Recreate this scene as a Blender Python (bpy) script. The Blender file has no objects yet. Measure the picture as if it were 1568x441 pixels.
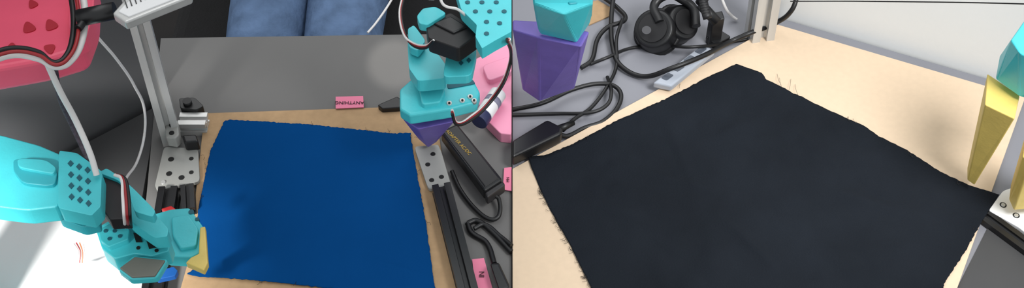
import bpy, bmesh, math, random
from mathutils import Vector, Matrix, noise
random.seed(3)
sc=bpy.context.scene
sc.view_settings.view_transform='Standard'
sc.view_settings.look='None'
# ---------------- camera -----------------
F=1900.0; PITCH=math.radians(48); H=1.338
cam=bpy.data.cameras.new('camera'); co=bpy.data.objects.new('camera',cam)
sc.collection.objects.link(co); co.location=(0,0,H)
co.rotation_euler=(math.radians(90)-PITCH,0,0)
cam.sensor_width=36; cam.lens=36*F/1568; cam.clip_start=.02
sc.camera=co
SIDE=-1
SP,CP=math.sin(PITCH),math.cos(PITCH)
def T(u,v,z=0.0):
    """world point at height z (metres above the table top)"""
    a=u-784; b=220.5-v
    d=Vector((a, F*CP+b*SP, -F*SP+b*CP))
    t=(z-H)/d.z
    p=Vector((0,0,H))+d*t
    if SIDE<0: p.x=min(p.x,-.0006)
    elif SIDE>0: p.x=max(p.x,.0006)
    return p
# ---------------- materials --------------
def lin(c):
    c=c/255.0
    return c/12.92 if c<=.04045 else ((c+.055)/1.055)**2.4
MC={}
def M(name,rgb,rough=.5,var=.0,scale=20,bump=0,bscale=60,metal=0,spec=.5,stretch=None):
    if name in MC: return MC[name]
    m=bpy.data.materials.new(name); m.use_nodes=True
    nt=m.node_tree; b=nt.nodes['Principled BSDF']
    c=(lin(rgb[0]),lin(rgb[1]),lin(rgb[2]),1)
    b.inputs['Roughness'].default_value=rough
    b.inputs['Metallic'].default_value=metal
    b.inputs['Specular IOR Level'].default_value=spec
    tc=nt.nodes.new('ShaderNodeTexCoord'); mp=nt.nodes.new('ShaderNodeMapping')
    nt.links.new(tc.outputs['Object'],mp.inputs['Vector'])
    if stretch: mp.inputs['Scale'].default_value=stretch
    n=nt.nodes.new('ShaderNodeTexNoise'); n.inputs['Scale'].default_value=scale; n.inputs['Detail'].default_value=6
    nt.links.new(mp.outputs[0],n.inputs['Vector'])
    r=nt.nodes.new('ShaderNodeValToRGB')
    r.color_ramp.elements[0].position=.3; r.color_ramp.elements[1].position=.7
    r.color_ramp.elements[0].color=tuple(x*(1-var) for x in c[:3])+(1,)
    r.color_ramp.elements[1].color=tuple(min(1,x*(1+var)) for x in c[:3])+(1,)
    nt.links.new(n.outputs['Fac'],r.inputs[0]); nt.links.new(r.outputs[0],b.inputs['Base Color'])
    if bump:
        n2=nt.nodes.new('ShaderNodeTexNoise'); n2.inputs['Scale'].default_value=bscale; n2.inputs['Detail'].default_value=5
        nt.links.new(mp.outputs[0],n2.inputs['Vector'])
        bp=nt.nodes.new('ShaderNodeBump'); bp.inputs['Strength'].default_value=bump; bp.inputs['Distance'].default_value=.01
        nt.links.new(n2.outputs['Fac'],bp.inputs['Height']); nt.links.new(bp.outputs[0],b.inputs['Normal'])
    MC[name]=m; return m
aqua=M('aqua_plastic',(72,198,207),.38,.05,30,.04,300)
aquaD=M('aqua_hole_shade',(20,92,106),.6)  # dark aqua painting the shade inside holes and gaps; no real recess
aquaM=M('aqua_painted_shade',(50,166,178),.45,.05)  # darker copy of the aqua plastic, shade put into the colour
coral=M('coral_plastic',(240,92,120),.4,.05,20)
coralD=M('coral_cutout_shade',(176,28,48),.6)  # dark coral painting the shade inside the shell cutouts
blackp=M('black_plastic',(22,22,24),.4,.1)
blackr=M('black_rubber',(14,14,16),.45,.1)
servo=M('servo_black',(26,25,27),.5,.15)
yellow=M('yellow_print',(226,198,108),.5,.08,40,.05,200)
purple=M('purple_print',(116,98,182),.5,.1,30,.05,200)
mdfL=M('fiberboard',(174,144,110),.85,.07,90,.03,300,spec=.2)
mdfR=M('fiberboard_light',(214,191,164),.75,.025,110,.015,300,spec=.3)
grayT=M('grey_laminate',(105,104,103),.55,.04,6,.02,400,spec=.3)
grayR=M('grey_laminate_light',(128,129,136),.5,.06,5,.02,400)
darkmat=M('dark_mat',(60,60,61),.7,.1,5)
alu=M('brushed_aluminium',(200,200,198),.35,.06,60,metal=.4,stretch=(1,1,.05))
aluD=M('aluminium_slot_shade',(70,70,70),.5,metal=.3)  # dark copy of the aluminium, painting the shade in vent slots
grayplate=M('grey_plate',(156,156,152),.5,.05,20,.05,200)
hole_shade=M('dark_hole_shade',(18,18,18),.7)  # near-black colour painting the shade inside holes and cuts
white=M('white_plastic',(232,232,232),.5,.02)
sheetw=M('white_sheet',(250,250,250),.8,.005)
pinkn=M('pink_paper',(232,130,160),.8,.04)
ink=M('ink',(60,30,40),.8)
pinkp=M('pink_plastic',(236,150,180),.4,.04)
redp=M('red_plastic',(190,30,32),.5,.05)
bluep=M('blue_plastic',(40,110,200),.5,.05)
wallD=M('dark_wall_paint',(86,86,88),.75,.12,2.5)
wallW=M('pale_wall_paint',(220,222,222),.85,.02,3,.03,200)
floorM=M('dark_floor',(24,21,20),.8,.4,6)
wirew=M('white_cable',(225,222,220),.45); wirer=M('red_cable',(150,30,35),.45)
clothB=M('blue_cotton',(10,64,120),1,.04,9,.06,420,spec=0)
clothK=M('black_cotton',(26,30,36),.95,.18,7,.25,420,spec=.1)
denim=M('denim',(92,114,146),.9,.22,28,.5,45,spec=.1)
shirt=M('black_shirt',(20,20,22),.9,.1)
skinm=M('skin',(200,150,125),.6,.03)
chairM=M('black_fabric',(16,15,16),.9,.2,40,.2,200)
# --------------- helpers -----------------
def G(name,loc=(0,0,0)):
    e=bpy.data.objects.new(name,None); e.empty_display_size=.02
    sc.collection.objects.link(e); return e
def fin(name,bm,mat,par=None,bev=0,seg=3,smooth=False):
    bmesh.ops.recalc_face_normals(bm,faces=bm.faces)
    me=bpy.data.meshes.new(name); bm.to_mesh(me); bm.free()
    if smooth:
        for p in me.polygons: p.use_smooth=True
    o=bpy.data.objects.new(name,me); sc.collection.objects.link(o)
    me.materials.append(mat)
    if bev:
        b=o.modifiers.new('bevel','BEVEL'); b.width=bev; b.segments=seg; b.limit_method='ANGLE'; b.angle_limit=.5
    if par: o.parent=par
    return o
def loft(name,rings,mat,par=None,bev=.002,world=False,smooth=False):
    bm=bmesh.new(); R=[]
    for r in rings: R.append([bm.verts.new(p if world else T(*p)) for p in r])
    n=len(R[0])
    for a,b in zip(R,R[1:]):
        for i in range(n):
            try: bm.faces.new((a[i],a[(i+1)%n],b[(i+1)%n],b[i]))
            except: pass
    bm.faces.new(R[0]); bm.faces.new(list(reversed(R[-1])))
    return fin(name,bm,mat,par,bev,smooth=smooth)
def prism(name,pts,z,th,mat,par=None,bev=.002):
    top=[T(p[0],p[1],(p[2] if len(p)>2 else z)) for p in pts]
    bot=[q-Vector((0,0,th)) for q in top]
    return loft(name,[top,bot],mat,par,bev,world=True)
def rnd(pts,k=3,rad=.25):
    out=[]; n=len(pts)
    for i in range(n):
        p0=Vector(pts[i-1]);p=Vector(pts[i]);p1=Vector(pts[(i+1)%n])
        a=p+(p0-p)*rad; b=p+(p1-p)*rad
        for j in range(k+1):
            t=j/k; out.append(tuple((1-t)**2*a+2*t*(1-t)*p+t*t*b))
    return out
def cyl(name,a,b,r,mat,par=None,r2=None,seg=32,bev=0):
    a=Vector(a);b=Vector(b); d=b-a
    bm=bmesh.new()
    bmesh.ops.create_cone(bm,cap_ends=True,segments=seg,radius1=r,radius2=r if r2 is None else r2,depth=d.length)
    m=Matrix.Translation((a+b)/2)@d.to_track_quat('Z','Y').to_matrix().to_4x4()
    bmesh.ops.transform(bm,matrix=m,verts=bm.verts)
    o=fin(name,bm,mat,par,bev)
    for p in o.data.polygons:
        if len(p.vertices)==4: p.use_smooth=True
    return o
def disc(name,u,v,z,rpx,mat,par=None,h=.0012,seg=24):
    c=T(u,v,z); r=rpx*(H-z)/(F*SP)
    return cyl(name,c-Vector((0,0,.004)),c+Vector((0,0,h)),r,mat,par,seg=seg)
def diamond(name,u,v,z,r,mat,par=None):
    return prism(name,[(u-r,v),(u,v-r*1.1),(u+r,v),(u,v+r*1.1)],z+.0008,.003,mat,par,0)
def cable(name,pts,r,mat,par=None,world=False):
    cu=bpy.data.curves.new(name,'CURVE'); cu.dimensions='3D'; cu.bevel_depth=r; cu.bevel_resolution=4; cu.resolution_u=14
    cu.use_fill_caps=True
    P=[Vector(p) if world else T(*p) for p in pts]
    s=cu.splines.new('BEZIER'); s.bezier_points.add(len(P)-1)
    for i,p in enumerate(P):
        bp=s.bezier_points[i]; bp.co=p
        a=P[max(i-1,0)]; b=P[min(i+1,len(P)-1)]
        tan=(b-a).normalized()
        bp.handle_left=p-tan*(p-a).length*.36; bp.handle_right=p+tan*(b-p).length*.36
    o=bpy.data.objects.new(name,cu); sc.collection.objects.link(o); cu.materials.append(mat)
    if par: o.parent=par
    return o
def text(name,s,u,v,z,size,rot,mat,par=None):
    cu=bpy.data.curves.new(name,'FONT'); cu.body=s; cu.size=size; cu.align_x='CENTER'; cu.align_y='CENTER'; cu.extrude=.0002
    o=bpy.data.objects.new(name,cu); sc.collection.objects.link(o); o.location=T(u,v,z); o.rotation_euler=(0,0,rot)
    cu.materials.append(mat)
    if par: o.parent=par
    return o
def extrusion(name,a,b,w,mat,par=None,rot=0):
    a=Vector(a);b=Vector(b);d=b-a;h=w/2
    q=[(h,h),(h,.3*h),(.75*h,.3*h),(.75*h,.55*h),(.45*h,.2*h),(.45*h,-.2*h),(.75*h,-.55*h),(.75*h,-.3*h),(h,-.3*h)]
    prof=[]
    for k in range(4):
        c,s=math.cos(-k*math.pi/2),math.sin(-k*math.pi/2)
        for (x,y) in q: prof.append((x*c-y*s,x*s+y*c))
    m=Matrix.Translation(a)@d.to_track_quat('Z','Y').to_matrix().to_4x4()@Matrix.Rotation(rot,4,'Z')
    L=d.length
    return loft(name,[[m@Vector((x,y,0)) for x,y in prof],[m@Vector((x,y,L)) for x,y in prof]],mat,par,0,world=True)
def poly_at(L,t):
    ds=[0]
    for a,b in zip(L,L[1:]): ds.append(ds[-1]+math.dist(a,b))
    x=t*ds[-1]
    for i in range(len(L)-1):
        if x<=ds[i+1] or i==len(L)-2:
            k=(x-ds[i])/max(1e-9,ds[i+1]-ds[i]); a,b=L[i],L[i+1]
            return Vector((a[0]+(b[0]-a[0])*k,a[1]+(b[1]-a[1])*k))
def cloth(name,top,bot,left,right,z,mat,amp=.0022,N=130,seed=0,folds=()):
    P=[[None]*(N+1) for _ in range(N+1)]
    c00,c10,c01,c11=[Vector(x) for x in (top[0],top[-1],bot[0],bot[-1])]
    bm=bmesh.new()
    for j in range(N+1):
        t=j/N; l=poly_at(left,t); r=poly_at(right,t)
        for i in range(N+1):
            s=i/N; a=poly_at(top,s); b=poly_at(bot,s)
            p=(1-t)*a+t*b+(1-s)*l+s*r-((1-s)*(1-t)*c00+s*(1-t)*c10+(1-s)*t*c01+s*t*c11)
            e=min(s,t,1-s,1-t)
            if e<.012:
                k=1.5*(1-e/.012)
                p+=Vector((noise.noise(Vector((i*.55,j*.55,seed))),noise.noise(Vector((i*.5,j*.5,seed+7)))))*k
            w=T(p.x,p.y,z)
            q=Vector((w.x*9,w.y*9,seed))
            h=amp*(noise.noise(q)+.6*abs(noise.noise(q*2.3))*2-.3+.25*noise.noise(q*6))
            for (fa,fb,fh,fw) in folds:
                A=Vector(fa);B=Vector(fb);AB=B-A;kk=max(0,min(1,(p-A).dot(AB)/AB.length_squared))
                dd=(p-(A+AB*kk)).length
                h+=fh*math.exp(-(dd/fw)**2)*math.sin(math.pi*(.1+.8*kk))
            w.z=z+max(h,-.001)
            P[j][i]=bm.verts.new(w)
    for j in range(N):
        for i in range(N):
            bm.faces.new((P[j][i],P[j][i+1],P[j+1][i+1],P[j+1][i]))
    o=fin(name,bm,mat,smooth=True)
    s=o.modifiers.new('solid','SOLIDIFY'); s.thickness=.0009; s.offset=-1
    return o
def box(name,x0,x1,y0,y1,z0,z1,mat,par=None,bev=0):
    return loft(name,[[Vector((x0,y0,z1)),Vector((x1,y0,z1)),Vector((x1,y1,z1)),Vector((x0,y1,z1))],[Vector((x0,y0,z0)),Vector((x1,y0,z0)),Vector((x1,y1,z0)),Vector((x0,y1,z0))]],mat,par,bev,world=True)

# ================= ROOM ==================
box('floor',-4,4,-1.5,4.5,-.80,-.75,floorM)
box('wall_back',-4,4,4.5,4.6,-.75,2.2,M('back_wall_paint',(60,56,54),.9,.1,2))
SIDE=0
def wallseg(name,a,b,n,z0,z1,mat):
    r=lambda z:[Vector((a.x,a.y,z)),Vector((b.x,b.y,z)),Vector((b.x+n.x,b.y+n.y,z)),Vector((a.x+n.x,a.y+n.y,z))]
    return loft(name,[r(z1),r(z0)],mat,None,0,world=True)
a=T(-260,440,-.02); b=T(258,150,-.02)
n=Vector((-(b-a).y,(b-a).x,0)).normalized()*.04
wallseg('wall_left',a,b,n,-.75,.95,wallD)
a=T(1176,20,0); b=T(1700,174,0)
n=Vector((-(b-a).y,(b-a).x,0)).normalized()*.05
wallseg('wall_right',a,b,n,-.75,1.0,wallW)

# ================= LEFT HALF =================
SIDE=-1
t=G('worktable')
prism('table_top',[(246,58),(784,50),(784,560),(184,560),(224,300)],0,.03,grayT,t,.001)
for (u,v) in ((280,80),(740,80),(260,500),(740,500)):
    p=T(u,v,-.03); box('table_leg',p.x-.02,p.x+.02,p.y-.02,p.y+.02,-.75,-.03,blackp,t)
t=G('side_table')
SIDE=0
prism('side_table_top',[(-250,420),(235,165),(240,170),(218,300),(176,560),(-250,560)],-.004,.03,darkmat,t,0)
for (u,v) in ((-100,400),(200,250),(160,520),(-150,520)):
    p=T(u,v,-.034); box('side_table_leg',p.x-.02,p.x+.02,p.y-.02,p.y+.02,-.75,-.034,blackp,t)
prism('white_glare_sheet',[(-180,330),(120,322),(160,356),(228,436),(222,520),(-180,520)],.001,.003,sheetw,None,0)  # white sheet put here to stand in for the blown-out sun glare
SIDE=-1
prism('fiberboard_panel',[(313,173),(612,163),(668,175),(690,330),(712,470),(268,470),(288,400)],.006,.006,mdfL,None,.001)
cloth('blue_cloth',
 [(343,187),(349,184),(400,186),(470,191),(530,197),(560,200),(600,205),(628,204)],
 [(286,420),(305,424),(345,426),(380,429),(430,433),(500,441),(580,446),(668,458)],
 [(343,187),(322,232),(311,285),(304,320),(302,338),(309,352),(316,400),(286,420)],
 [(628,204),(634,240),(643,290),(652,340),(659,390),(668,458)],.0085,clothB,.0007,seed=2,
 folds=[((560,395),(640,420),.0016,5),((470,330),(610,300),.0008,9),((400,240),(520,260),.0006,10),((600,330),(630,400),.0008,7)])
th=G('frayed_threads')
for (u,v) in ((315,255),(306,300),(640,262),(655,340),(400,431),(450,436),(310,240),(480,190),(560,198),(632,210),(598,203)):
    for k in range(2):
        a=random.uniform(0,6.28); x,y=u+random.uniform(-3,3),v+random.uniform(-2,2)
        cable('thread',[(x,y,.010),(x+2*math.cos(a),y+2*math.sin(a),.011),(x+5*math.cos(a+.5),y+5*math.sin(a+.5),.009)],.0002,blackr,th)

s=G('sticky_note'); prism('note_paper',[(514,148,.008),(556,147,.008),(557,164,.009),(514,166,.009)],.006,.0012,pinkn,s,0)
text('note_writing','ANYTHING',535,157,.0096,.0085,math.pi,ink,s)
s=G('sticky_note'); prism('note_paper',[(772,257),(784,256),(784,292),(770,290)],.004,.0012,pinkn,s,0)
text('note_writing','MN',778,275,.0052,.006,math.pi/2,ink,s)
s=G('sticky_note'); prism('note_paper',[(723,397),(741,395),(754,441),(756,460),(730,460)],.004,.0012,pinkn,s,0)
text('note_writing','IN',738,420,.0052,.010,math.pi/2,ink,s)

p=G('aluminium_frame')
base=T(263,212,0)
SIDE=0
q=Vector((base.x+.012,base.y,.62))
extrusion('post',base,q,.027,alu,p,rot=.3)
extrusion('cross_rail',T(276,190,.012),T(318,190,.012),.024,alu,p)
SIDE=-1
prism('post_bracket',[(252,186),(272,184),(274,206),(268,212),(254,210)],.035,.02,grayplate,p,.002)
disc('bracket_screw',263,192,.035,4,hole_shade,p); disc('bracket_screw',263,204,.035,4,hole_shade,p)
prism('corner_joint',rnd([(274,150),(298,149),(312,162),(300,168),(276,166)],2,.15),.03,.018,blackp,p,.003)
disc('joint_knob',287,157,.032,7,servo,p,.004)
prism('corner_joint',[(278,206),(300,205),(304,216),(282,218)],.03,.02,blackp,p,.003)
g=G('grey_bracket_plate')
prism('plate',rnd([(251,224),(303,227),(306,278),(240,291),(237,283)],3,.12),.012,.006,grayplate,g,.001)
for u,v in ((262,244),(259,266),(293,243),(293,264),(278,272)): disc('plate_hole_shade',u,v,.012,4.5 if u<290 else 3.5,hole_shade,g,.0005)  # dark discs on the plate paint the shade of its holes
disc('plate_screw',250,280,.012,3.5,alu,g,.002)
g=G('black_aluminium_rail')
extrusion('rail',T(260,294,.013),T(232,470,.013),.026,blackp,g)
extrusion('rail_end',T(288,288,.012),T(290,325,.012),.018,blackp,g)
g=G('grey_bracket_plate')
prism('plate',rnd([(634,224),(671,221),(676,232),(691,284),(656,290)],3,.12),.013,.006,grayplate,g,.001)
for u,v in ((663,236),(655,252),(676,271),(661,276)): disc('plate_hole_shade',u,v,.013,3.8,hole_shade,g,.0005)
g=G('black_aluminium_rail')
extrusion('rail',T(676,290,.014),T(722,470,.014),.026,blackp,g)
prism('black_wedge_clamp',[(578,160),(608,147),(620,155),(614,164),(585,166)],.015,.012,blackp,None,.002)

# lamp panel
l=G('led_light_panel')
prism('panel_frame',[(172,20),(222,-36),(300,-42),(292,-6),(192,34)],.50,.011,alu,l,.002)
prism('panel_diffuser',[(181,17),(226,-30),(290,-38),(284,-9),(197,25)],.5015,.003,white,l,.001)
for i in range(9):
    u=190+i*7; v=9-i*3.2
    prism('panel_vent_shade',[(u,v-9),(u+1.6,v-9.6),(u+5.6,v+2),(u+4,v+2.6)],.5025,.002,aluD,l,0)  # grey strips on the face paint the shade of the slots
cyl('panel_arm',T(176,16,.485),T(120,28,.48),.009,blackp,l)

# person
pe=G('seated_person')
def skin(name,verts,edges,rad,mat,par,root=0,sub=2):
    me=bpy.data.meshes.new(name); me.from_pydata(verts,edges,[]); o=bpy.data.objects.new(name,me); sc.collection.objects.link(o)
    m=o.modifiers.new('skin','SKIN'); m.use_smooth_shade=True
    for i,r in enumerate(rad): me.skin_vertices[0].data[i].radius=r if isinstance(r,tuple) else (r,r)
    me.skin_vertices[0].data[root].use_root=True
    s=o.modifiers.new('sub','SUBSURF'); s.levels=sub; s.render_levels=sub
    me.materials.append(mat); o.parent=par; return o
cx=-.356
V=[(cx,2.02,-.10),(cx-.075,1.95,-.11),(cx-.066,1.70,-.115),(cx-.064,1.50,-.12),(cx-.064,1.40,-.17),(cx-.064,1.44,-.42),(cx-.064,1.47,-.66),
   (cx+.075,1.95,-.11),(cx+.068,1.70,-.115),(cx+.066,1.50,-.12),(cx+.064,1.40,-.17),(cx+.064,1.44,-.42),(cx+.064,1.47,-.66)]
E=[(0,1),(1,2),(2,3),(3,4),(4,5),(5,6),(0,7),(7,8),(8,9),(9,10),(10,11),(11,12)]
skin('jeans',V,E,[.12,.088,.080,.070,.058,.052,.045,.088,.080,.070,.058,.052,.045],denim,pe)
skin('sweater',[(cx,2.03,-.02),(cx,2.06,.15),(cx,2.08,.33),(cx,2.08,.42),(cx-.18,2.08,.36),(cx-.23,1.95,.15),(cx-.12,1.86,.0),(cx+.18,2.08,.36),(cx+.23,1.95,.15),(cx+.12,1.86,.0)],
 [(0,1),(1,2),(2,3),(2,4),(4,5),(5,6),(2,7),(7,8),(8,9)],[(.15,.11),(.15,.11),(.15,.1),.05,.06,.045,.035,.06,.045,.035],shirt,pe)
skin('head',[(cx,2.07,.44),(cx,2.06,.52),(cx,2.05,.60),(cx,2.05,.66)],[(0,1),(1,2),(2,3)],[.045,.06,.075,.06],skinm,pe)
for sx in (-.066,.066):
    skin('shoe',[(cx+sx,1.50,-.71),(cx+sx,1.40,-.72),(cx+sx,1.30,-.73)],[(0,1),(1,2)],[.04,.038,.03],blackr,pe)
ch=G('office_chair')
box('seat',cx-.27,cx+.27,1.62,2.15,-.30,-.205,chairM,ch,.03)
box('backrest',cx-.25,cx+.25,2.22,2.28,-.15,.40,chairM,ch,.025)
cyl('gas_post',(cx,1.9,-.3),(cx,1.9,-.66),.03,blackp,ch)
for k in range(5):
    a=k*2*math.pi/5; cyl('foot',(cx,1.9,-.66),(cx+.27*math.cos(a),1.9+.27*math.sin(a),-.71),.02,blackp,ch)
    cyl('caster',(cx+.27*math.cos(a)-.015,1.9+.27*math.sin(a),-.72),(cx+.27*math.cos(a)+.015,1.9+.27*math.sin(a),-.72),.028,blackp,ch)
cable('white_cable',[(604,-8,.02),(592,12,.01),(575,36,.005),(563,50,.003)],.0018,wirew)

# --- coral robot gripper
r=G('coral_robot_arm')
prism('shell',rnd([(-60,-40),(146,-40),(143,28),(126,74),(66,92),(-60,114)],4,.22),.42,.034,coral,r,.012)
prism('shell_rib',rnd([(112,-40),(146,-40),(143,20),(132,58),(112,68),(104,36)],4,.2),.43,.02,coral,r,.008)
for (u,v,s,a) in ((44,42,16,.2),(78,38,16,2.2),(18,74,15,.6),(76,74,14,1.4),(50,6,12,0)):
    pts=[(u+s*math.cos(a+k),v+s*.85*math.sin(a+k)) for k in (0,2.1,4.2)]
    prism('cutout_shade',rnd(pts,5,.42),.4212,.01,coralD,r,0)  # raised dark shapes; the depth of the opening is painted by colour
cw=G('servo_cable_bundle')
cable('wire',[(-20,96,.47),(20,84,.47),(60,90,.47),(85,102,.47),(105,96,.47),(124,66,.47),(130,20,.47),(122,-30,.47)],.0036,wirew,cw)
cable('wire',[(-20,84,.475),(20,74,.475),(58,80,.475),(82,96,.475),(98,90,.475),(110,64,.475),(112,20,.475),(104,-30,.475)],.003,blackr,cw)
cable('wire',[(-20,90,.478),(22,79,.478),(60,85,.478),(84,99,.478),(101,93,.478),(117,65,.478),(120,20,.478),(112,-30,.478)],.002,wirer,cw)
cable('power_cable',[(72,96,.44),(92,140,.40),(116,185,.36),(138,235,.33),(148,268,.31)],.0034,wirew)
cable('braided_cable',[(84,104,.42),(92,150,.38),(112,195,.33),(136,246,.30)],.003,M('braid',(70,60,70),.7,.5,300))
cable('white_cable',[(128,28,.40),(148,55,.36),(178,90,.30),(205,130,.22),(222,175,.12),(216,230,.06),(192,275,.10)],.0018,wirew)
cable('black_cable',[(160,12,.48),(136,24,.48),(120,44,.48)],.004,blackr)

# --- left aqua robot arm
ra=G('aqua_robot_arm')
prism('upper_arm',rnd([(-200,180),(0,206),(60,222),(97,238),(90,316),(40,322),(-200,290)],4,.12),.30,.025,aqua,ra,.008)
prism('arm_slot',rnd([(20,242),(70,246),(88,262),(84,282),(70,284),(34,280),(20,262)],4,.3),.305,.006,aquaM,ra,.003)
prism('arm_slot_cap',rnd([(26,242),(70,244),(86,256),(82,266),(60,262),(28,256)],4,.3),.309,.006,aqua,ra,.003)
prism('elbow_plate',rnd([(90,230),(118,234),(156,262),(154,316),(140,330),(88,318)],3,.1),.305,.022,aqua,ra,.003)
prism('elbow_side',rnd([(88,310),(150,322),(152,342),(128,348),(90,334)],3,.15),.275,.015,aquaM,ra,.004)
for i in range(3):
    for j in range(4):
        diamond('hole_shade',108+i*13+j*0.5,250+j*17+i*5,.305,4.6,aquaD,ra)  # proud diamonds whose dark colour paints the shade of a hole
prism('servo_body',rnd([(152,268),(160,264),(184,278),(190,300),(198,334),(168,336),(156,318)],2,.1),.285,.018,servo,ra,.002)
prism('servo_bracket',rnd([(150,264),(164,257),(200,284),(238,322),(234,332),(206,324),(198,300),(182,276)],3,.2),.29,.012,aqua,ra,.004)
prism('wrist_link',rnd([(186,288),(204,290),(236,326),(258,350),(256,362),(236,364),(204,342),(192,330)],3,.18),.25,.02,aqua,ra,.006)
prism('wrist_body',rnd([(146,350),(166,338),(206,346),(244,352),(262,368),(258,384),(232,392),(206,388),(176,396),(156,380)],3,.12),.22,.025,aqua,ra,.006)
prism('wrist_ridge',rnd([(150,352),(168,342),(198,350),(196,366),(166,378),(154,368)],3,.12),.228,.012,aqua,ra,.004)
for u,v in ((162,354),(176,354),(168,366),(184,362)): disc('screw_hole_shade',u,v,.228,3,aquaD,ra)
for u,v in ((232,358),(246,368),(212,380),(240,384)): disc('screw_hole_shade',u,v,.22,2.8,hole_shade,ra)
prism('window_cut_shade',[(222,362),(234,364),(240,378),(228,380)],.2215,.004,hole_shade,ra,0)  # dark patch painting the shade in the opening
prism('window_cut_shade',[(204,356),(214,358),(218,370),(208,370)],.2215,.004,hole_shade,ra,0)
prism('wrist_servo',[(180,412),(204,390),(257,396),(240,424),(200,427)],.222,.012,aqua,ra,.003)
prism('servo_cover',[(183,410),(206,393),(253,398),(237,422),(202,424)],.2245,.003,M('grey_cover',(112,112,104),.5,.06),ra,.001)
prism('gripper_base',rnd([(234,328),(262,320),(290,318),(312,348),(308,386),(292,394),(254,392),(240,370)],3,.12),.15,.02,aqua,ra,.006)
prism('gripper_ridge',rnd([(262,332),(288,328),(304,350),(300,376),(276,380),(264,360)],3,.15),.156,.012,aqua,ra,.004)
disc('screw_hole_shade',293,325,.15,4,aquaD,ra); disc('screw_hole_shade',302,336,.15,3,aquaD,ra)
prism('fingertip',[(306,348),(314,346),(318,402),(312,414),(284,402),(292,394),(304,388)],.16,.010,yellow,ra,.0015)
loft('fingertip_inner',[[(308,356,.13),(314,352,.13),(316,390,.13),(306,394,.13)],[(308,402,.04),(316,400,.04),(317,412,.04),(311,418,.04)]],yellow,ra,.002)
prism('red_clamp',[(246,319),(262,314),(270,320),(256,324)],.12,.012,redp,ra,.002)
prism('blue_block',rnd([(236,416),(266,408),(272,414),(268,422),(240,428)],2,.12),.10,.008,bluep,ra,.002)
prism('arm_base',rnd([(-200,215),(-130,215),(-130,270),(-200,270)],3,.2),.30,.3,aqua,ra,.01)
cw=G('servo_cable_bundle')
for k,(m,o) in enumerate(((wirew,0),(wirer,5),(blackr,9))):
    cable('wire',[(176+o*.3,268,.31),(186+o*.6,274,.315),(188+o,300,.31),(190+o,330,.30),(192+o,348,.25)],.0019,m,cw)
cw=G('thin_sensor_wires')
for k in range(4):
    cable('wire',[(112+k*5,372,.10),(120+k*3,384,.08),(118+k*4,402,.02)],.0009,(wirew,wirer,M('orange_wire',(210,110,60)),wirew)[k],cw)

# --- upper-right aqua arm
rb=G('aqua_robot_arm')
prism('forearm',rnd([(694,-30),(784,-30),(784,48),(758,62),(738,74),(728,56),(730,38),(706,14)],3,.08),.31,.018,aqua,rb,.004)
for i,(u,v) in enumerate([(716,4),(738,4),(760,4),(728,18),(750,18),(772,18),(745,34),(765,36),(745,52)]): disc('hole_shade',u,v,.31,4.2,aquaD,rb)
prism('horn_disc',rnd([(638,24),(648,12),(668,10),(684,20),(668,30),(655,38),(642,36)],3,.25),.285,.012,aqua,rb,.005)
prism('servo_body',rnd([(652,38),(690,18),(730,42),(730,54),(702,74),(656,58)],2,.08),.28,.025,servo,rb,.003)
prism('servo_cap',[(664,35),(690,24),(716,40),(694,50)],.283,.008,blackp,rb,.002)
prism('yoke',rnd([(624,66),(632,52),(650,66),(672,84),(682,98),(682,120),(640,124),(626,104)],3,.15),.21,.02,aqua,rb,.006)
prism('yoke_horn',rnd([(624,44),(634,38),(652,62),(640,78),(626,72)],3,.2),.225,.012,aqua,rb,.004)
prism('link_plate',rnd([(684,80),(698,66),(722,62),(730,78),(722,116),(678,118)],3,.2),.24,.014,aqua,rb,.004)
for u,v in ((700,84),(714,80),(706,96),(718,92)): diamond('hole_shade',u,v,.24,3.6,aquaD,rb)
prism('gripper_body',rnd([(612,136),(630,120),(676,112),(722,116),(735,140),(730,156),(690,166),(628,176),(612,166)],3,.1),.17,.020,aqua,rb,.006)
prism('gripper_ridge',rnd([(640,126),(670,120),(682,138),(674,156),(646,160)],3,.15),.178,.012,aqua,rb,.004)
prism('gripper_gap_shade',rnd([(684,128),(724,122),(728,128),(686,136)],2,.2),.1712,.004,aquaD,rb,0)  # dark strip painting the shade between gripper parts
for u,v in ((688,158),(708,154),(720,148),(726,154)): disc('screw',u,v,.171,4,alu,rb); disc('screw_hole_shade',u,v,.1725,1.8,hole_shade,rb)
disc('hole_shade',652,130,.178,3,aquaD,rb)
loft('fingertip',[[(616,182,.13),(645,184,.13),(690,172,.13),(697,186,.13),(640,198,.13)],[(640,212,.02),(650,211,.02),(664,211,.02),(669,217,.02),(656,226,.02)]],purple,rb,.002)
cw=G('servo_cable_bundle')
for k,(m,o) in enumerate(((wirew,0),(wirer,3),(blackr,6))):
    cable('wire',[(692,168+o,.19),(700,188+o*.5,.17),(724,176+o,.16),(750,152+o,.16),(772,120+o,.18),(782,88+o,.2),(780-o*.6,60,.31)],.0019,m,cw)
    cable('wire',[(672,-10,.30),(668+o*.3,-2,.32),(640,-8,.3)],.0018,m,cw)
    cable('wire',[(618+o*.4,-10,.24),(612+o*.5,20,.24),(618+o*.5,52,.24),(632,66+o*.6,.25),(652,70+o*.6,.27),(664,62,.29)],.0016,m,cw)
cable('white_cable',[(672,-8,.34),(680,8,.33),(700,14,.32),(716,26,.30)],.0018,wirew)
g=G('pink_tray')
prism('tray_base',rnd([(716,96),(784,62),(784,206),(766,204),(744,182),(724,140)],4,.12),.02,.02,pinkp,g,.006)
prism('tray_ridge',rnd([(738,100),(784,84),(784,110),(748,124)],3,.2),.03,.012,pinkp,g,.004)
g=G('marker_pen')
cyl('barrel',T(763,143,.036),T(741,176,.036),.0125,white,g,bev=.001)
cyl('cap',T(741,176,.036),T(733,187,.036),.0128,M('navy_cap',(40,45,80),.5),g,bev=.001)
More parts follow.
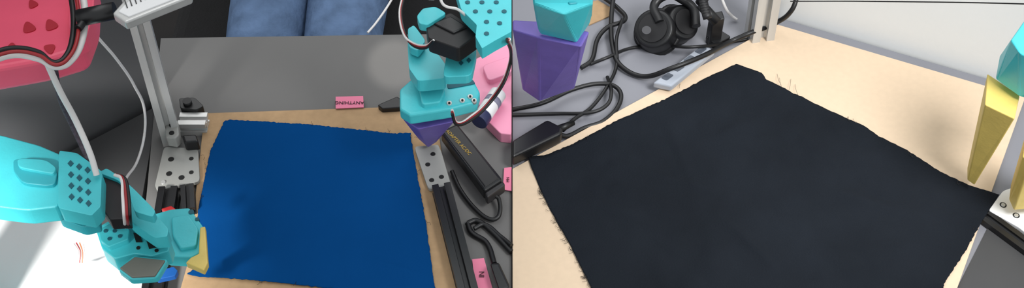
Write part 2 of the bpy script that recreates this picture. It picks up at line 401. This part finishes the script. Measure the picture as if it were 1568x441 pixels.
cyl('label_band',T(756,154,.036),T(751,161,.036),.0128,M('label_grey',(130,130,150),.5),g)
g=G('power_adapter')
prism('brick',[(674,200),(700,188),(770,274),(742,292)],.034,.022,blackp,g,.004)
prism('brick_rim',[(678,201),(700,191),(764,272),(743,286)],.0352,.003,servo,g,.002)
prism('end_cap',[(742,294),(770,276),(774,282),(746,302)],.030,.018,M('adapter_cap',(40,38,40),.5),g,.003)
text('label','ADAPTER AC/DC',702,218,.0356,.0075,-.93,M('label_yellow',(170,140,60),.6),g)
cable('power_cord',[(692,262,.006),(706,292,.006),(730,322,.006),(752,336,.006),(764,330,.008),(764,305,.015),(756,298,.018)],.003,blackr,g)
g=G('power_cord')
cable('cord',[(716,342,.005),(730,338,.005),(750,352,.005),(784,386,.006)],.0038,blackr,g)
cable('cord',[(716,342,.005),(722,356,.005),(745,372,.005),(757,404,.01)],.0038,blackr,g)
cable('cord',[(784,376,.01),(766,362,.006),(742,344,.006),(726,350,.006)],.0032,blackr,g)
loft('plug',[[(750,404,.025),(764,402,.025),(782,440,.028),(764,446,.028)],[(750,404,.004),(764,402,.004),(782,440,.004),(764,446,.004)]],blackp,g,.003)

# ================= RIGHT HALF =================
SIDE=1
t=G('worktable')
prism('table_top',[(784,-40),(1200,-40),(1176,22),(1640,158),(1640,560),(784,560)],0,.03,grayR,t,.001)
for (u,v) in ((830,0),(1130,0),(830,500),(1560,500)):
    p=T(u,v,-.03); box('table_leg',p.x-.02,p.x+.02,p.y-.02,p.y+.02,-.75,-.03,blackp,t)
prism('fiberboard_panel',[(1190,37),(1570,149),(1452,480),(784,480),(784,258),(862,216)],.008,.008,mdfR,None,.001)
cloth('black_cloth',
 [(1127,97),(1148,104),(1167,111),(1174,122),(1232,150),(1312,188),(1360,216),(1400,236),(1440,262),(1487,284),(1530,298)],
 [(808,240),(830,296),(868,366),(905,441),(930,480),(1100,490),(1430,478)],
 [(1127,97),(1060,130),(1000,160),(940,187),(870,223),(840,236),(808,240)],
 [(1530,298),(1506,335),(1476,388),(1448,430),(1430,478)],.0105,clothK,.0032,seed=9,
 folds=[((940,250),(1120,300),.004,7),((1100,330),(1200,420),.004,8),((1180,170),(1290,260),.003,12),((1020,180),(1060,280),.003,9),((870,300),(1010,340),.004,10),((1230,280),(1400,330),.003,9),((1050,230),(1180,180),.003,9)])
th=G('frayed_threads')
L=[(1300,185),(1390,232),(1400,240),(1470,282),(1040,138),(900,208),(1492,350),(1310,188)]
for k in range(34):
    t_=random.random(); L.append(tuple(poly_at([(826,290),(868,368),(908,445)],t_)))
for (u,v) in L:
    for k in range(2):
        a=random.uniform(2.2,4.4) if u<912 and v>280 else random.uniform(0,6.28); x,y=u+random.uniform(-2,2),v+random.uniform(-3,3)
        cable('thread',[(x,y,.0115),(x+3*math.cos(a),y+3*math.sin(a),.012),(x+7*math.cos(a+.4),y+7*math.sin(a+.4),.0095)],.0002,blackr,th)
for (u,v,du) in ((1198,136,-3),(1208,138,2),(1222,146,-3),(1196,130,-4)):
    cable('thread',[(u,v,.012),(u+du,v-8,.014),(u+du*1.5,v-17,.010)],.0002,blackr,th)
g=G('aluminium_frame')
b=T(1162,58,0); SIDE=0
extrusion('post',b,b+Vector((-.02,0,.6)),.036,alu,g,rot=.2)
SIDE=1
g=G('aqua_robot_arm')
loft('gripper_block',[[(812,-40,.34),(908,-40,.34),(908,8,.30),(862,22,.30),(816,6,.30)],[(820,30,.24),(906,22,.24),(904,34,.22),(884,66,.22),(826,52,.22)]],aqua,g,.004)
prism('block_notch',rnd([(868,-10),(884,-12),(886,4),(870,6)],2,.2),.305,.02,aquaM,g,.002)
loft('fingertip',[[(784,30,.22),(822,32,.22),(903,48,.22),(890,72,.22),(826,58,.22),(784,46,.22)],[(800,120,.05),(815,118,.05),(880,124,.05),(880,136,.05),(826,156,.05),(800,138,.05)]],purple,g,.003)
g=G('headset')
for i,(u,v,r) in enumerate(((1003,46,.036),(1042,36,.032))):
    c=T(u,v,.03); ax=Vector((-.35 if i==0 else .5,-.5,.75)).normalized()
    cyl('ear_cup',c-ax*.016,c+ax*.012,r,blackp,g,r2=r*.85,bev=.004)
    cyl('cup_disc',c+ax*.012,c+ax*.015,r*.62,servo,g)
    bm=bmesh.new(); bmesh.ops.create_uvsphere(bm,u_segments=32,v_segments=16,radius=1)
    m=Matrix.Translation(c-ax*.016)@ax.to_track_quat('Z','Y').to_matrix().to_4x4()@Matrix.Diagonal((r*1.08,r*1.08,.012,1))
    bmesh.ops.transform(bm,matrix=m,verts=bm.verts); fin('ear_pad',bm,blackr,g,smooth=True)
cable('headband',[(1010,34,.05),(1002,8,.06),(1024,-8,.07),(1046,0,.06),(1062,14,.05),(1066,40,.04)],.007,blackp,g)
cyl('logo_ring',T(990,47,.048),T(990,46,.050),.007,M('dark_grey_logo',(60,60,64),.4),g)
g=G('desk_clamp_stand')
prism('foot',rnd([(1080,56),(1104,46),(1120,56),(1096,68)],2,.15),.012,.012,blackp,g,.002)
prism('column',[(1086,20),(1106,16),(1110,28),(1092,32)],.055,.055,blackp,g,.002)
cyl('arm',T(1098,34,.07),T(1072,6,.09),.008,blackp,g); cyl('arm',T(1072,6,.09),T(1088,-20,.12),.008,blackp,g)
for k in range(7):
    a=T(1070+k*1.0,2+k*4,.10); cyl('spring_coil',a,a+Vector((.012,.002,.003)),.005,servo,g,seg=12)
cable('white_cable',[(1103,-8,.05),(1112,14,.03),(1120,24,.01),(1128,30,.004)],.0024,wirew)
g=G('power_strip')
prism('strip_body',[(1000,126),(1074,68),(1096,76),(1028,132)],.022,.012,M('strip_grey',(160,166,176),.5,.04),g,.003)
for k in range(4):
    u=1020+k*17; v=119-k*13.5
    prism('outlet',rnd([(u-8,v),(u+3,v-8),(u+12,v-4),(u+1,v+4)],3,.2),.0228,.002,M('outlet_dark',(80,86,96),.5),g,0)
g=G('power_adapter')
prism('brick',[(784,214),(838,182),(862,194),(860,204),(784,240)],.03,.022,blackp,g,.004)
cyl('strain_relief',T(855,198,.018),T(878,188,.014),.006,blackr,g,r2=.004)
def C(pts,r,nm='black_cable',m=blackr): cable(nm,pts,r,m)
C([(940,-10,.02),(936,30,.012),(938,70,.01),(950,100,.008),(985,117,.008),(1030,104,.035),(1080,84,.035),(1118,64,.02),(1150,50,.03),(1190,34,.03),(1212,16,.06),(1222,-10,.08)],.0038)
C([(918,-8,.01),(948,14,.008),(957,30,.01),(930,42,.012),(915,60,.008),(906,92,.006),(890,104,.006)],.0036)
C([(953,30,.016),(944,60,.018),(944,100,.007),(930,132,.010),(905,165,.006),(880,182,.010),(862,200,.012)],.0028)
C([(784,168,.005),(830,158,.012),(880,136,.012),(925,128,.012),(948,138,.01),(948,160,.006),(925,185,.006),(895,196,.006),(870,208,.008),(856,206,.015)],.0034)
C([(784,176,.004),(850,174,.004),(905,172,.010),(930,160,.012),(936,140,.016),(930,118,.006)],.0028)
C([(905,98,.005),(930,88,.012),(965,74,.005),(1010,70,.004),(1060,72,.03),(1110,66,.006),(1145,60,.004)],.0026)
prism('cardboard_scrap',[(898,6),(915,0),(936,12),(934,24),(902,38)],.002,.002,mdfL,None,0)
cable('wall_cable',[(1210,2,.14),(1320,2,.16),(1568,6,.30),(1640,12,.34)],.0009,blackr)
g=G('aqua_robot_arm')
loft('gripper_block',[[(1570,30,.30),(1620,30,.30),(1640,120,.30),(1560,80,.30),(1548,60,.30)],[(1530,86,.22),(1610,86,.22),(1630,170,.22),(1560,148,.22),(1524,122,.22)]],aqua,g,.003)
loft('fingertip',[[(1512,112,.21),(1524,120,.21),(1562,146,.21),(1554,182,.21),(1508,160,.21)],[(1481,258,.03),(1487,254,.03),(1497,264,.03),(1492,284,.03),(1481,276,.03)]],yellow,g,.002)
loft('fingertip',[[(1572,200,.15),(1620,200,.15),(1620,240,.15),(1578,250,.15),(1566,240,.15)],[(1548,282,.03),(1600,282,.03),(1600,318,.03),(1552,322,.03),(1545,306,.03)]],yellow,g,.002)
g=G('white_bracket_plate')
prism('plate',rnd([(1536,292),(1600,270),(1600,380),(1560,348),(1514,322)],3,.08),.012,.006,white,g,.001)
for u,v in ((1536,314),(1556,330)): disc('plate_hole_shade',u,v,.012,5,hole_shade,g,.0005); disc('screw',u,v,.0128,3,alu,g)
g=G('black_aluminium_rail')
extrusion('rail',T(1506,336,.0),T(1620,420,.0),.022,blackp,g)
prism('dark_mat',[(1512,350),(1640,440),(1640,560),(1430,560),(1464,445)],.002,.002,darkmat,None,0)

# ================= LIGHT =================
w=bpy.data.worlds.new('world'); sc.world=w; w.use_nodes=True
w.node_tree.nodes['Background'].inputs[0].default_value=(.94,.98,1,1)
w.node_tree.nodes['Background'].inputs[1].default_value=.72
def sun(e,ang,rot):
    l=bpy.data.lights.new('sun','SUN'); l.energy=e; l.angle=math.radians(ang); o=bpy.data.objects.new('sun',l); sc.collection.objects.link(o); o.rotation_euler=[math.radians(x) for x in rot]
sun(1.25,60,(-30,-8,0))
def spot(nm,loc,tgt,e,size,blend,rad,col=(1,1,1)):
    l=bpy.data.lights.new(nm,'SPOT'); l.energy=e; l.spot_size=math.radians(size); l.spot_blend=blend; l.shadow_soft_size=rad; l.color=col
    o=bpy.data.objects.new(nm,l); sc.collection.objects.link(o); o.location=loc
    o.rotation_euler=(Vector(tgt)-Vector(loc)).to_track_quat('-Z','Y').to_euler()
SIDE=0
spot('window_sunbeam',(-.82,.35,.75),T(10,425,.05),110,32,.7,.08,(1,.98,.95))
spot('wall_fill_spot',(.8,.6,1.3),T(1450,40,.3),95,56,.9,.25)  # added fill spot brightening the pale wall and board; no real lamp
spot('sun_glint',(-.35,2.4,1.2),T(604,97,0),40,3.2,.3,.01,(1,.95,.88))
